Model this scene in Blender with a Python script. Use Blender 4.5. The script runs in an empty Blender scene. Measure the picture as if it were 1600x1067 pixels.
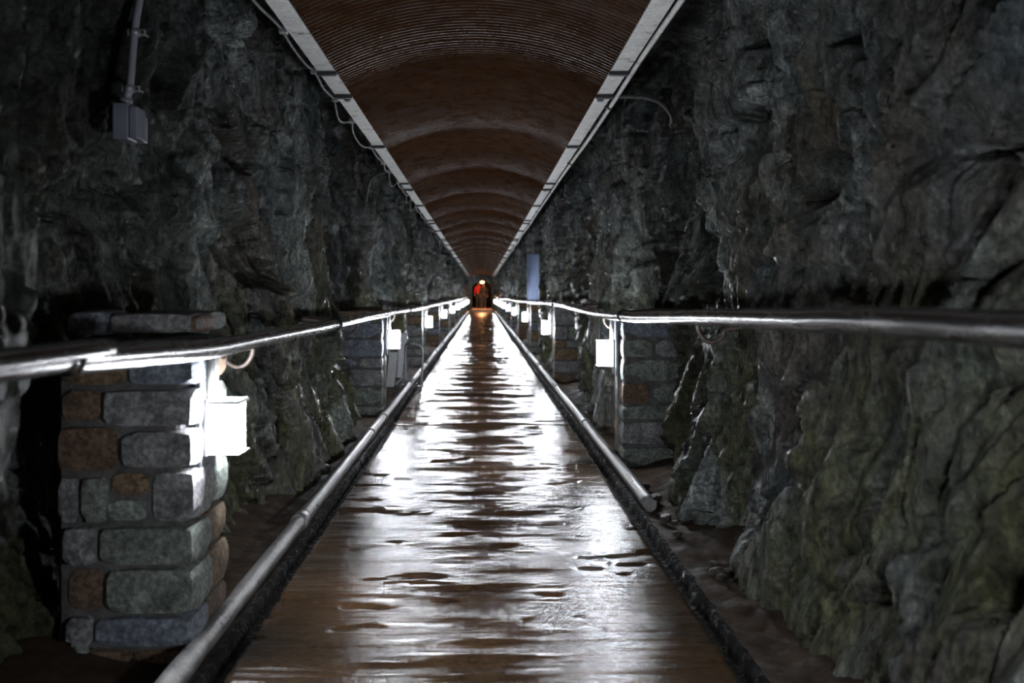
import bpy, bmesh, math, random
import numpy as np
from mathutils import Vector, Matrix

# ------------------------------------------------------------------ camera, world, exposure
F, VX, VY, H = 1500.0, 753.0, 460.0, 1.10      # focal length in px, vanishing point, eye height
scene = bpy.context.scene
COL = scene.collection
cam_d = bpy.data.cameras.new('camera')
cam = bpy.data.objects.new('camera', cam_d)
COL.objects.link(cam)
cam.location = (0, 0, H)
cam.rotation_euler = (math.radians(90), 0, 0)
cam_d.sensor_width = 36.0
cam_d.lens = 36.0 * F / 1600.0
cam_d.shift_x = (800.0 - VX) / 1600.0
cam_d.shift_y = (VY - 533.5) / 1600.0
cam_d.clip_start = 0.05
cam_d.clip_end = 200
cam_d.dof.use_dof = True
cam_d.dof.focus_distance = 5.0
cam_d.dof.aperture_fstop = 2.8
scene.camera = cam

world = bpy.data.worlds.new('world')
scene.world = world
world.use_nodes = True
world.node_tree.nodes['Background'].inputs[0].default_value = (0.0, 0.0, 0.0, 1)

vs = scene.view_settings
vs.view_transform = 'Standard'
vs.look = 'None'
vs.gamma = 1.0
vs.use_curve_mapping = False
vs.exposure = 0.0

LAMP_POWER = 210.0
LAMP_STEP = 5.8
LEFT_D = [3.04 + LAMP_STEP * k for k in range(10)]
RIGHT_D = [6.30 + LAMP_STEP * k for k in range(10)]
END_Y = 61.5
random.seed(4)
RNG = np.random.RandomState(11)

# ------------------------------------------------------------------ noise
PERM = RNG.permutation(256).astype(np.int32)
PERM = np.concatenate([PERM, PERM, PERM])
GRAD = RNG.normal(size=(256, 3)).astype(np.float32)
GRAD /= np.linalg.norm(GRAD, axis=1)[:, None]
FPT = RNG.uniform(0, 1, size=(256, 4)).astype(np.float32)

def hsh(ix, iy, iz):
    return PERM[PERM[PERM[ix & 255] + (iy & 255)] + (iz & 255)]

def perlin(x, y, z):
    xi, yi, zi = np.floor(x).astype(np.int32), np.floor(y).astype(np.int32), np.floor(z).astype(np.int32)
    xf, yf, zf = x - xi, y - yi, z - zi
    u, v, w = [t * t * t * (t * (t * 6 - 15) + 10) for t in (xf, yf, zf)]
    out = 0
    for a in (0, 1):
        for b in (0, 1):
            for c in (0, 1):
                g = GRAD[hsh(xi + a, yi + b, zi + c)]
                d = g[..., 0] * (xf - a) + g[..., 1] * (yf - b) + g[..., 2] * (zf - c)
                out = out + d * (u if a else 1 - u) * (v if b else 1 - v) * (w if c else 1 - w)
    return out * 1.5

def fbm(x, y, z, o=4, gain=0.5):
    s, a = 0, 1.0
    for i in range(o):
        s = s + a * perlin(x + 17.3 * i, y - 9.1 * i, z + 5.7 * i)
        x, y, z, a = x * 2.03, y * 2.03, z * 2.03, a * gain
    return s

def worley(x, y, z):
    xi, yi, zi = np.floor(x).astype(np.int32), np.floor(y).astype(np.int32), np.floor(z).astype(np.int32)
    f1 = np.full(np.shape(x), 9.0, np.float32)
    f2 = f1.copy()
    val = np.zeros(np.shape(x), np.float32)
    ox, oz, hid = val.copy(), val.copy(), np.zeros(np.shape(x), np.int32)
    for a in (-1, 0, 1):
        for b in (-1, 0, 1):
            for c in (-1, 0, 1):
                hh = hsh(xi + a, yi + b, zi + c)
                p = FPT[hh]
                ex, ey = x - (xi + a + p[..., 0]), y - (yi + b + p[..., 1])
                d = np.sqrt(ex ** 2 + ey ** 2 + (zi + c + p[..., 2] - z) ** 2)
                m = d < f1
                f2 = np.where(m, f1, np.minimum(f2, d))
                val = np.where(m, p[..., 3], val)
                ox, oz, hid = np.where(m, ex, ox), np.where(m, ey, oz), np.where(m, hh, hid)
                f1 = np.where(m, d, f1)
    g = GRAD[hid]
    return f1, f2, val, ox * g[..., 0] + oz * g[..., 1]

# ------------------------------------------------------------------ object helpers
def new_obj(name, mesh, mat=None, parent=None, smooth=False):
    o = bpy.data.objects.new(name, mesh)
    COL.objects.link(o)
    if mat is not None and len(mesh.materials) == 0:
        mesh.materials.append(mat)
    if parent is not None:
        o.parent = parent
    if smooth:
        mesh.polygons.foreach_set('use_smooth', [True] * len(mesh.polygons))
    return o

def empty(name, loc=(0, 0, 0)):
    o = bpy.data.objects.new(name, None)
    COL.objects.link(o)
    o.location = loc
    o.empty_display_size = 0.1
    return o

def tag(o, label=None, cat=None, group=None, kind=None):
    if label: o['label'] = label
    if cat: o['category'] = cat
    if group: o['group'] = group
    if kind: o['kind'] = kind
    return o

def copy_tree(o, parent=None):
    c = o.copy()
    COL.objects.link(c)
    c.parent = parent
    for ch in list(o.children):
        copy_tree(ch, c)
    return c

def grid_mesh(name, P, flip=False):
    """P: (rows, cols, 3) array"""
    r, c = P.shape[:2]
    idx = np.arange(r * c).reshape(r, c)
    q = np.stack([idx[:-1, :-1], idx[:-1, 1:], idx[1:, 1:], idx[1:, :-1]], -1).reshape(-1, 4)
    if flip:
        q = q[:, ::-1]
    me = bpy.data.meshes.new(name)
    me.vertices.add(r * c)
    me.vertices.foreach_set('co', P.astype(np.float32).ravel())
    me.loops.add(q.size)
    me.loops.foreach_set('vertex_index', q.astype(np.int32).ravel())
    me.polygons.add(len(q))
    me.polygons.foreach_set('loop_start', np.arange(0, q.size, 4, dtype=np.int32))
    me.polygons.foreach_set('loop_total', np.full(len(q), 4, np.int32))
    me.update(calc_edges=True)
    me.validate()
    return me

def from_bm(name, bm):
    me = bpy.data.meshes.new(name)
    bm.to_mesh(me)
    bm.free()
    return me

def box_bm(bm, x0, x1, y0, y1, z0, z1, bevel=0.0, seg=1):
    vs_ = [bm.verts.new((x, y, z)) for x in (x0, x1) for y in (y0, y1) for z in (z0, z1)]
    fs = []
    for f in ((0, 1, 3, 2), (4, 6, 7, 5), (0, 4, 5, 1), (2, 3, 7, 6), (0, 2, 6, 4), (1, 5, 7, 3)):
        fs.append(bm.faces.new([vs_[i] for i in f]))
    if bevel > 0:
        ed = list({e for f in fs for e in f.edges})
        bmesh.ops.bevel(bm, geom=ed, offset=bevel, segments=seg, affect='EDGES', profile=0.5)
    return bm

def box_mesh(name, x0, x1, y0, y1, z0, z1, bevel=0.0, seg=1):
    bm = bmesh.new()
    box_bm(bm, x0, x1, y0, y1, z0, z1, bevel, seg)
    bmesh.ops.recalc_face_normals(bm, faces=bm.faces)
    return from_bm(name, bm)

def tube_bm(bm, pts, rad, seg=10, cap=True):
    pts = [Vector(p) for p in pts]
    n = len(pts)
    rads = rad if isinstance(rad, (list, tuple)) else [rad] * n
    rings = []
    up = None
    for i, p in enumerate(pts):
        t = (pts[min(i + 1, n - 1)] - pts[max(i - 1, 0)]).normalized()
        if up is None:
            ref = Vector((0, 0, 1)) if abs(t.z) < 0.9 else Vector((1, 0, 0))
            up = (ref - t * ref.dot(t)).normalized()
        else:
            up = (up - t * up.dot(t)).normalized()
        sd = t.cross(up)
        rings.append([bm.verts.new(p + (up * math.cos(a) + sd * math.sin(a)) * rads[i])
                      for a in [2 * math.pi * k / seg for k in range(seg)]])
    for i in range(n - 1):
        for k in range(seg):
            f = bm.faces.new((rings[i][k], rings[i][(k + 1) % seg], rings[i + 1][(k + 1) % seg], rings[i + 1][k]))
            f.smooth = True
    if cap:
        bm.faces.new(rings[0][::-1])
        bm.faces.new(rings[-1])

def tube_mesh(name, pts, rad, seg=10, cap=True):
    bm = bmesh.new()
    tube_bm(bm, pts, rad, seg, cap)
    bmesh.ops.recalc_face_normals(bm, faces=bm.faces)
    return from_bm(name, bm)

def smooth_path(pts, n):
    """Catmull-Rom through pts, n points per span"""
    P = [Vector(p) for p in pts]
    P = [P[0] * 2 - P[1]] + P + [P[-1] * 2 - P[-2]]
    out = []
    for i in range(1, len(P) - 2):
        for k in range(n):
            t = k / n
            a, b, c, d = P[i - 1], P[i], P[i + 1], P[i + 2]
            out.append(0.5 * ((2 * b) + (c - a) * t + (2 * a - 5 * b + 4 * c - d) * t * t + (3 * b - a - 3 * c + d) * t ** 3))
    out.append(P[-2])
    return out

def pix(px, py, d):
    """point on the picture ray at distance d down the passage"""
    return Vector(((px - VX) * d / F, d, H - (py - VY) * d / F))

# ------------------------------------------------------------------ materials
class M:
    def __init__(self, name):
        self.mat = bpy.data.materials.new(name)
        self.mat.use_nodes = True
        self.nt = self.mat.node_tree
        self.b = self.nt.nodes['Principled BSDF']
        self.tc = self.nt.nodes.new('ShaderNodeTexCoord')
    def n(self, t, **kw):
        nd = self.nt.nodes.new(t)
        for k, v in kw.items():
            setattr(nd, k, v)
        return nd
    def l(self, a, b):
        self.nt.links.new(a, b)
    def mapping(self, scale=(1, 1, 1), rot=(0, 0, 0), src='Object', loc=(0, 0, 0)):
        m = self.n('ShaderNodeMapping')
        m.inputs['Scale'].default_value = scale
        m.inputs['Rotation'].default_value = rot
        m.inputs['Location'].default_value = loc
        self.l(self.tc.outputs[src], m.inputs['Vector'])
        return m.outputs[0]
    def noise(self, vec, scale, detail=6, rough=0.55, dist=0.0):
        nd = self.n('ShaderNodeTexNoise')
        nd.inputs['Scale'].default_value = scale
        nd.inputs['Detail'].default_value = detail
        nd.inputs['Roughness'].default_value = rough
        nd.inputs['Distortion'].default_value = dist
        self.l(vec, nd.inputs['Vector'])
        return nd.outputs['Fac']
    def ramp(self, fac, stops, interp='LINEAR'):
        r = self.n('ShaderNodeValToRGB')
        r.color_ramp.interpolation = interp
        e = r.color_ramp.elements
        while len(e) < len(stops):
            e.new(0.5)
        for i, (p, c) in enumerate(stops):
            e[i].position = p
            e[i].color = (c[0], c[1], c[2], 1) if hasattr(c, '__len__') else (c, c, c, 1)
        self.l(fac, r.inputs[0])
        return r.outputs[0]
    def mix(self, fac, a, b, blend='MIX'):
        m = self.n('ShaderNodeMix', data_type='RGBA', blend_type=blend)
        for s, v in ((m.inputs[0], fac), (m.inputs[6], a), (m.inputs[7], b)):
            if hasattr(v, 'is_linked'):
                self.l(v, s)
            elif isinstance(v, (int, float)):
                s.default_value = v if s == m.inputs[0] else (v, v, v, 1)
            else:
                s.default_value = (*v, 1)
        return m.outputs[2]
    def math(self, op, a, b=0.0):
        m = self.n('ShaderNodeMath', operation=op)
        for s, v in ((m.inputs[0], a), (m.inputs[1], b)):
            if hasattr(v, 'is_linked'):
                self.l(v, s)
            else:
                s.default_value = v
        return m.outputs[0]
    def bump(self, h, strength, dist, prev=None):
        b = self.n('ShaderNodeBump')
        b.inputs['Strength'].default_value = strength
        b.inputs['Distance'].default_value = dist
        self.l(h, b.inputs['Height'])
        if prev is not None:
            self.l(prev, b.inputs['Normal'])
        return b.outputs[0]
    def set(self, **kw):
        names = {'color': 'Base Color', 'rough': 'Roughness', 'metal': 'Metallic', 'normal': 'Normal',
                 'spec': 'Specular IOR Level', 'coat': 'Coat Weight', 'coat_rough': 'Coat Roughness',
                 'emit': 'Emission Color', 'emit_s': 'Emission Strength'}
        for k, v in kw.items():
            s = self.b.inputs[names[k]]
            if hasattr(v, 'is_linked'):
                self.l(v, s)
            elif hasattr(v, '__len__'):
                s.default_value = (*v, 1)
            else:
                s.default_value = v
        return self.mat

def mat_rock():
    m = M('wet_schist_rock')
    v = m.mapping((1, 1, 0.45), rot=(0.25, 0, 0))
    fine = m.mapping((1, 2.2, 0.45), rot=(0.35, 0, 0))
    c1 = m.ramp(m.noise(v, 2.3, 9, 0.65, 0.6), [(0.34, (0.014, 0.015, 0.017)), (0.46, (0.068, 0.070, 0.075)),
                                              (0.56, (0.20, 0.202, 0.21)), (0.68, (0.44, 0.445, 0.455))])
    c2 = m.ramp(m.noise(fine, 9, 8, 0.7, 0.4), [(0.36, 0.20), (0.64, 1.75)])
    grain = m.ramp(m.noise(m.mapping((1, 1.3, 0.7), rot=(0.35, 0, 0)), 48, 8, 0.75, 0.3), [(0.36, 0.35), (0.50, 0.95), (0.66, 2.0)])
    c2 = m.mix(1.0, c2, grain, 'MULTIPLY')
    c = m.mix(1.0, m.mix(1.0, c1, (1.02, 1.12, 1.08), 'MULTIPLY'), c2, 'MULTIPLY')
    br = m.ramp(m.noise(m.mapping((1, 1, 0.6), loc=(3, 7, 1)), 1.4, 6, 0.6), [(0.46, 0.0), (0.62, 0.75)])
    c = m.mix(br, c, m.mix(1.0, c2, (0.10, 0.082, 0.062), 'MULTIPLY'))
    bl = m.ramp(m.noise(m.mapping((1, 1, 0.8), loc=(13, 2, 5)), 1.9, 7, 0.65), [(0.52, 0.0), (0.66, 0.8)])
    c = m.mix(bl, c, m.mix(1.0, c2, (0.085, 0.115, 0.122), 'MULTIPLY'))
    # green algae, mostly on the lower wall
    sep = m.n('ShaderNodeSeparateXYZ')
    m.l(m.tc.outputs['Object'], sep.inputs[0])
    hz = m.ramp(m.math('DIVIDE', sep.outputs[2], 2.4), [(0.0, 1.0), (0.35, 0.85), (0.62, 0.3), (0.9, 0.05)])
    al = m.ramp(m.noise(m.mapping((1, 1, 0.5), loc=(1, 4, 9)), 1.7, 7, 0.6), [(0.40, 0.0), (0.58, 0.85)])
    c = m.mix(m.math('MULTIPLY', hz, al), c, m.mix(1.0, c2, (0.088, 0.092, 0.036), 'MULTIPLY'))
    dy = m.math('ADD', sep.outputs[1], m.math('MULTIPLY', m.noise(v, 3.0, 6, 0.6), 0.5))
    dk = m.math('MULTIPLY', m.ramp(m.math('DIVIDE', dy, 5.0), [(0.53, 1.0), (0.60, 0.0)]), m.math('LESS_THAN', sep.outputs[0], 0.0))  # darker tone over the near end of the left wall
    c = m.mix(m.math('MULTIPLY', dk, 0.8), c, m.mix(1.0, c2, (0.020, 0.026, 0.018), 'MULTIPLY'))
    r = m.ramp(m.noise(v, 5, 6, 0.6), [(0.35, 0.22), (0.65, 0.50)])
    h1 = m.noise(fine, 13, 10, 0.72, 0.3)
    h2 = m.noise(m.mapping((1, 1, 1)), 55, 6, 0.65)
    nrm = m.bump(h1, 1.0, 0.06)
    nrm = m.bump(h2, 0.7, 0.010, nrm)
    return m.set(color=c, rough=r, normal=nrm, spec=0.5)

def mat_stone(name, ca, cb, rough=0.6):
    m = M(name)
    info = m.n('ShaderNodeObjectInfo')
    add = m.n('ShaderNodeVectorMath', operation='ADD')
    m.l(m.tc.outputs['Object'], add.inputs[0])
    sc = m.n('ShaderNodeVectorMath', operation='SCALE')
    sc.inputs[0].default_value = (31, 17, 23)
    m.l(info.outputs['Random'], sc.inputs['Scale'])
    m.l(sc.outputs[0], add.inputs[1])
    v = add.outputs[0]
    a = m.ramp(m.noise(v, 14, 9, 0.7, 0.5), [(0.32, ca), (0.68, cb)])
    spk = m.ramp(m.noise(v, 60, 4, 0.6), [(0.4, 0.55), (0.7, 1.4)])
    c = m.mix(1.0, a, spk, 'MULTIPLY')
    nrm = m.bump(m.noise(v, 16, 10, 0.72), 0.9, 0.035)
    return m.set(color=c, rough=rough, normal=nrm)

def mat_mortar():
    m = M('dark_mortar')
    v = m.mapping()
    c = m.ramp(m.noise(v, 18, 8, 0.65), [(0.3, (0.06, 0.058, 0.057)), (0.7, (0.18, 0.175, 0.175))])
    return m.set(color=c, rough=0.85, normal=m.bump(m.noise(v, 40, 8, 0.7), 0.8, 0.015))

def mat_path():
    m = M('wet_brown_concrete')
    v = m.mapping((1, 1, 1))
    tr = m.mapping((0.20, 2.0, 1))
    c = m.ramp(m.noise(m.mapping((1, 0.6, 1)), 2.6, 8, 0.62), [(0.3, (0.032, 0.020, 0.012)), (0.5, (0.075, 0.044, 0.024)), (0.72, (0.12, 0.068, 0.034))])
    sp = m.ramp(m.noise(v, 45, 6, 0.7), [(0.3, 0.6), (0.7, 1.3)])
    c = m.mix(1.0, c, sp, 'MULTIPLY')
    r = m.ramp(m.noise(tr, 5, 7, 0.65), [(0.30, 0.08), (0.55, 0.13), (0.75, 0.22)])
    nrm = m.bump(m.noise(tr, 5.5, 6, 0.55, 0.2), 0.50, 0.03)
    nrm = m.bump(m.noise(m.mapping((0.16, 2.0, 1)), 24, 6, 0.6), 0.42, 0.012, nrm)
    nrm = m.bump(m.noise(m.mapping((0.22, 1.6, 1)), 110, 4, 0.6), 0.18, 0.003, nrm)
    return m.set(color=c, rough=r, normal=nrm, spec=0.6)

def mat_dirt():
    m = M('damp_brown_dirt')
    v = m.mapping()
    c = m.ramp(m.noise(v, 5, 9, 0.65), [(0.3, (0.024, 0.015, 0.009)), (0.7, (0.125, 0.078, 0.046))])
    r = m.ramp(m.noise(v, 9, 6, 0.6), [(0.35, 0.40), (0.55, 0.85)])
    nrm = m.bump(m.noise(v, 26, 10, 0.75), 1.0, 0.05)
    return m.set(color=c, rough=r, normal=nrm, spec=0.25)

def mat_gutter():
    m = M('black_wet_gutter')
    v = m.mapping((1, 0.5, 1))
    c = m.ramp(m.noise(v, 20, 8, 0.65), [(0.3, (0.003, 0.0027, 0.0025)), (0.7, (0.010, 0.008, 0.007))])
    wet = m.ramp(m.noise(m.mapping((1, 1, 1), loc=(5, 1, 0)), 22, 7, 0.7), [(0.50, 0.95), (0.62, 0.12)])
    return m.set(color=c, rough=wet, normal=m.bump(m.noise(m.mapping((1, 1, 1)), 45, 8, 0.75), 1.0, 0.06), spec=0.2)

def mat_simple(name, col, rough=0.5, metal=0.0, var=0.25, nscale=12, bump=0.15, stretch=(1, 1, 1)):
    m = M(name)
    v = m.mapping(stretch)
    n = m.noise(v, nscale, 7, 0.65)
    lo = tuple(c * (1 - var) for c in col)
    hi = tuple(min(1, c * (1 + var)) for c in col)
    c = m.ramp(n, [(0.3, lo), (0.7, hi)])
    r = m.ramp(n, [(0.3, max(0.05, rough - 0.08)), (0.7, min(1, rough + 0.1))])
    return m.set(color=c, rough=r, metal=metal, normal=m.bump(m.noise(v, nscale * 4, 6, 0.6), bump, 0.004))

def mat_ceiling():
    m = M('rust_brown_painted_sheet')
    v = m.mapping((1, 1, 1))
    c = m.ramp(m.noise(v, 1.3, 6, 0.6), [(0.3, (0.028, 0.0112, 0.0044)), (0.7, (0.052, 0.0225, 0.009))])
    st = m.ramp(m.noise(m.mapping((2.5, 30, 2.5)), 1.5, 6, 0.65), [(0.3, 0.7), (0.7, 1.3)])
    c = m.mix(1.0, c, st, 'MULTIPLY')
    r = m.ramp(m.noise(v, 8, 6, 0.6), [(0.35, 0.20), (0.7, 0.42)])
    return m.set(color=c, rough=r, spec=0.2)

def mat_strip():
    m = M('mottled_galvanised_strip')
    v = m.mapping((1, 1, 1))
    a = m.ramp(m.noise(v, 9, 8, 0.7), [(0.34, (0.16, 0.16, 0.165)), (0.42, (0.66, 0.66, 0.64)), (0.7, (0.82, 0.82, 0.80))])
    sp = m.ramp(m.noise(v, 55, 6, 0.7), [(0.3, 0.7), (0.65, 1.15)])
    return m.set(color=m.mix(1.0, a, sp, 'MULTIPLY'), rough=0.55, metal=0.0, normal=m.bump(m.noise(v, 60, 6, 0.7), 0.3, 0.004))

def mat_emit(name, col, s):
    m = M(name)
    return m.set(color=(0.8, 0.8, 0.8), rough=0.4, emit=col, emit_s=s)

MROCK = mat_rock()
STONES = [mat_stone('grey_stone', (0.16, 0.16, 0.17), (0.54, 0.54, 0.55)),
          mat_stone('green_grey_stone', (0.12, 0.145, 0.125), (0.46, 0.51, 0.45)),
          mat_stone('ochre_stone', (0.17, 0.115, 0.065), (0.44, 0.32, 0.20)),
          mat_stone('blue_grey_stone', (0.12, 0.14, 0.175), (0.43, 0.48, 0.57)),
          mat_stone('brown_stone', (0.13, 0.085, 0.058), (0.32, 0.21, 0.14)),
          mat_stone('pale_green_stone', (0.18, 0.22, 0.20), (0.52, 0.60, 0.55))]
MMORTAR = mat_mortar()
MPATH = mat_path()
MDIRT = mat_dirt()
MGUT = mat_gutter()
MCEIL = mat_ceiling()
MSTRIP = mat_strip()
MSTEEL = mat_simple('brushed_steel_rail', (0.24, 0.235, 0.235), 0.24, 1.0, 0.15, 6, 0.10, (6, 0.6, 6))
MRUST = mat_simple('rusty_iron', (0.14, 0.11, 0.095), 0.5, 0.5, 0.5, 25, 0.3)
MGALV = mat_simple('galvanised_metal', (0.40, 0.41, 0.44), 0.42, 0.6, 0.2, 20, 0.1)
MCLIP = mat_simple('dark_iron_clip', (0.05, 0.05, 0.055), 0.5, 0.5, 0.3, 20, 0.2)
MPIPE = mat_simple('encrusted_grey_pipe', (0.22, 0.215, 0.21), 0.34, 0.15, 0.6, 16, 0.9)
MBOX = mat_simple('blue_grey_enamel', (0.22, 0.23, 0.29), 0.4, 0.2, 0.12, 9, 0.05)
MCAB = mat_simple('blue_sheet_metal', (0.38, 0.47, 0.72), 0.45, 0.2, 0.12, 5, 0.05)
MPVC = mat_simple('grey_conduit', (0.30, 0.31, 0.36), 0.42, 0.1, 0.12, 9, 0.05)
MPLATE = mat_simple('dull_zinc_plate', (0.12, 0.125, 0.14), 0.55, 0.3, 0.25, 14, 0.1)
MCABLE = mat_simple('dirty_cable', (0.10, 0.10, 0.095), 0.5, 0.0, 0.4, 18, 0.2)
MBOARD = mat_simple('pale_board', (0.50, 0.50, 0.50), 0.6, 0.0, 0.2, 8, 0.1)
MLAMP = mat_emit('glowing_diffuser', (0.90, 0.94, 1.0), LAMP_POWER)
MWARM = mat_emit('warm_bulb', (1.0, 0.50, 0.20), 14.0)

# ------------------------------------------------------------------ structure: rock walls
def sstep(a, b, x):
    t = np.clip((x - a) / (b - a), 0, 1)
    return t * t * (3 - 2 * t)

COLS, ROWS = 1150, 270
def wall_arrays():
    near = np.linspace(-4.2, 0.8, 110, endpoint=False)
    far = 0.8 * np.exp(np.linspace(0, math.log((END_Y + 0.6) / 0.8), COLS))
    y = np.concatenate([near, far])
    s = np.linspace(0, 1, ROWS)
    return np.meshgrid(y, s)

# (d, X near the ground, X at rail height, X at head height and above)
LEFT_CTRL = [(-5, 1.25, 1.30, 1.30), (1.2, 1.20, 1.18, 1.15), (2.05, 1.17, 1.15, 1.18), (2.45, 1.22, 1.20, 1.28),
             (2.62, 1.42, 1.55, 1.75), (2.9, 1.48, 1.6, 1.72), (3.12, 1.46, 1.45, 1.36), (3.8, 1.40, 1.30, 1.28), (4.7, 1.26, 1.26, 1.30),
             (5.3, 1.05, 1.10, 1.22), (6.3, 1.09, 1.10, 1.16), (6.9, 1.02, 1.10, 1.15), (7.5, 1.05, 1.35, 1.65), (8.7, 1.25, 1.45, 1.70),
             (9.6, 1.25, 1.25, 1.25), (10.4, 1.3, 1.2, 1.2), (11.2, 1.45, 1.45, 1.75), (12.4, 1.35, 1.3, 1.6), (12.9, 1.15, 1.1, 1.14)]
RIGHT_CTRL = [(-3, 1.25, 1.25, 1.30), (1.5, 1.15, 1.20, 1.25), (1.95, 1.12, 1.22, 1.30), (2.12, 1.10, 1.35, 1.62), (2.3, 1.02, 1.25, 1.42),
              (2.5, 0.99, 1.18, 1.22), (3.2, 0.98, 1.14, 1.20), (4.0, 1.00, 1.10, 1.16), (4.65, 1.01, 1.12, 1.16), (4.80, 1.03, 1.22, 1.70),
              (5.5, 1.10, 1.35, 1.80), (6.2, 1.30, 1.35, 1.50), (6.75, 1.28, 1.20, 1.18), (7.2, 1.08, 1.08, 1.12), (8.6, 1.02, 1.05, 1.08),
              (9.4, 1.06, 1.15, 1.30), (11, 1.2, 1.22, 1.25), (12.5, 1.28, 1.1, 1.10), (13.4, 1.05, 1.05, 1.10), (16, 1.1, 1.1, 1.14), (17.8, 1.15, 1.12, 1.16), (18.4, 1.1, 1.5, 1.72), (19.8, 1.1, 1.5, 1.72), (20.4, 1.1, 1.15, 1.2)]
# pits and bulges: picture x, picture y, X guess, half width, half height (px), depth in metres (+ = hollow)
LEFT_SPOTS = [(372, 395, 1.28, 30, 55, 0.20), (362, 235, 1.28, 38, 30, 0.16), (238, 312, 1.28, 18, 22, 0.14), (262, 258, 1.28, 12, 22, 0.12),
              (205, 375, 1.3, 14, 40, 0.08), (300, 300, 1.28, 40, 70, -0.06), (110, 300, 1.2, 30, 60, -0.05), (485, 590, 1.08, 10, 9, 0.06)]
RIGHT_SPOTS = [(1288, 275, 1.2, 30, 42, 0.20), (1190, 182, 1.2, 36, 16, 0.12), (1236, 402, 1.2, 12, 17, 0.16), (1345, 162, 1.2, 22, 7, 0.10),
               (1500, 232, 1.2, 28, 12, 0.12), (1165, 310, 1.18, 36, 60, -0.07), (1300, 380, 1.18, 50, 40, -0.06), (1420, 330, 1.2, 60, 90, -0.06),
               (1325, 60, 1.2, 12, 9, 0.10), (1420, 48, 1.2, 40, 10, 0.08), (1200, 610, 1.03, 5, 9, 0.06), (1225, 720, 1.0, 14, 20, -0.05),
               (1495, 860, 1.05, 28, 95, 0.24), (1570, 870, 1.05, 10, 60, 0.16), (1300, 690, 1.03, 14, 12, 0.05)]

def build_wall(name, side, ctrl, spots):
    Y, S = wall_arrays()
    ctrl = list(ctrl)
    rr = random.Random(7 if side < 0 else 8)
    d = ctrl[-1][0] + 1.6
    while d < END_Y + 3:
        pier = min(abs(d - q) for q in (LEFT_D if side < 0 else RIGHT_D))
        lo = 1.28 if pier < 0.8 else rr.uniform(1.03, 1.18)
        ctrl.append((d, lo, lo + rr.uniform(-0.05, 0.15), rr.choice([rr.uniform(1.05, 1.2), rr.uniform(1.3, 1.8)])))
        d += rr.uniform(0.9, 1.6)
    cd = [c[0] for c in ctrl]
    # profile: ground -> rail -> head height -> over the lining
    zz = np.interp(S, [0, 0.80, 0.93, 1.0], [-0.12, 2.55, 3.02, 3.10])
    wob = 0.18 * perlin(Y * 0.9 + 40, zz * 1.3, zz * 0 + side * 3.3) + 0.05 * perlin(Y * 3.1 + 40, zz * 3.3, zz * 0 + side * 7.3)
    Yc = Y + wob * sstep(0.5, 3, Y)
    a = np.interp(Yc, cd, [c[1] for c in ctrl])
    b = np.interp(Yc, cd, [c[2] for c in ctrl])
    c = np.interp(Yc, cd, [c[3] for c in ctrl])
    t1, t2 = sstep(0.0, 0.95, zz), sstep(1.0, 1.55, zz)
    X = a + (b - a) * t1 + (c - b) * t2
    s3 = 5.1 * side
    lump = 0.07 * fbm(Y * 1.1, zz * 0.7, zz * 0 + s3, 3)
    fol = fbm(Y * 6.5 + zz * 2.6, zz * 1.5 + Y * 0.4, zz * 0 + s3 + 21, 4, 0.6)
    wy = 0.10 * fbm(Y * 3.1, zz * 2.1, zz * 0 + s3 + 33, 3)
    wz = 0.10 * fbm(Y * 3.1, zz * 2.1, zz * 0 + s3 + 47, 3)
    lean = Y + 0.30 * zz
    f1, f2, val, til = worley((lean + wy) * 1.7, (zz + wz) * 0.75, zz * 0 + s3 + 0.5)
    g1, g2, gval, gtil = worley((lean + 0.6 * wy) * 4.6, (zz + 0.6 * wz) * 1.9, zz * 0 + s3 + 3.5)
    k1, k2, kval, ktil = worley((lean + 0.35 * wy) * 13.0, (zz + 0.3 * wz) * 4.4, zz * 0 + s3 + 8.5)
    disp = lump + 0.14 * (val - 0.5) + 0.16 * til + 0.06 * (gval - 0.5) + 0.09 * gtil + 0.026 * (kval - 0.5) + 0.045 * ktil
    disp += 0.022 * fol + 0.010 * fbm(Y * 22 + zz * 7, zz * 6, zz * 0 + s3, 4, 0.6)
    disp += 0.05 * (1 - sstep(0.0, 0.07, f2 - f1)) + 0.015 * (1 - sstep(0.0, 0.08, g2 - g1))
    for (px, py, xg, hw, hh, amt) in spots:
        dd = F * xg / abs(px - VX)
        z0 = H - (py - VY) * dd / F
        ry = hw * dd / abs(px - VX)
        rz = hh * dd / F
        q = np.sqrt(((Y - dd) / ry) ** 2 + ((zz - z0) / rz) ** 2) + 0.35 * fol
        disp += amt * (1 - sstep(0.75, 1.15, q))
    edge = 1 - sstep(2.6, 3.05, zz)
    X = X + disp * (0.25 + 0.75 * edge)
    # keep clear of the path, rail and lining
    lim = np.where(zz < 1.15, 0.955, 0.93)
    X = lim + 0.05 * np.logaddexp(0, (X - lim) / 0.05) + 0.006 * fol
    # close over the top
    top = sstep(2.5, 3.10, zz)
    X = X * (1 - top ** 2)
    foot = sstep(0.25, -0.05, zz)
    X = X - 0.03 * foot
    P = np.stack([side * X, Y + 0.03 * fol * edge, zz], -1)
    me = grid_mesh(name, P, flip=(side > 0))
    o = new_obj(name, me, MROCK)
    return tag(o, kind='structure')

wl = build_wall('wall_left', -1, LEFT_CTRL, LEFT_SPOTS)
wl['label'] = 'rough dark grey rock wall with the round-cornered electrical box clamped on it'
wr = build_wall('wall_right', 1, RIGHT_CTRL, RIGHT_SPOTS)
wr['label'] = 'rough rock wall with green algae and hollows, ribbed blue cabinet on it'

# ------------------------------------------------------------------ structure: floor
GX0, GX1 = 0.735, 0.800      # gutter between the path and the pipe

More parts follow.
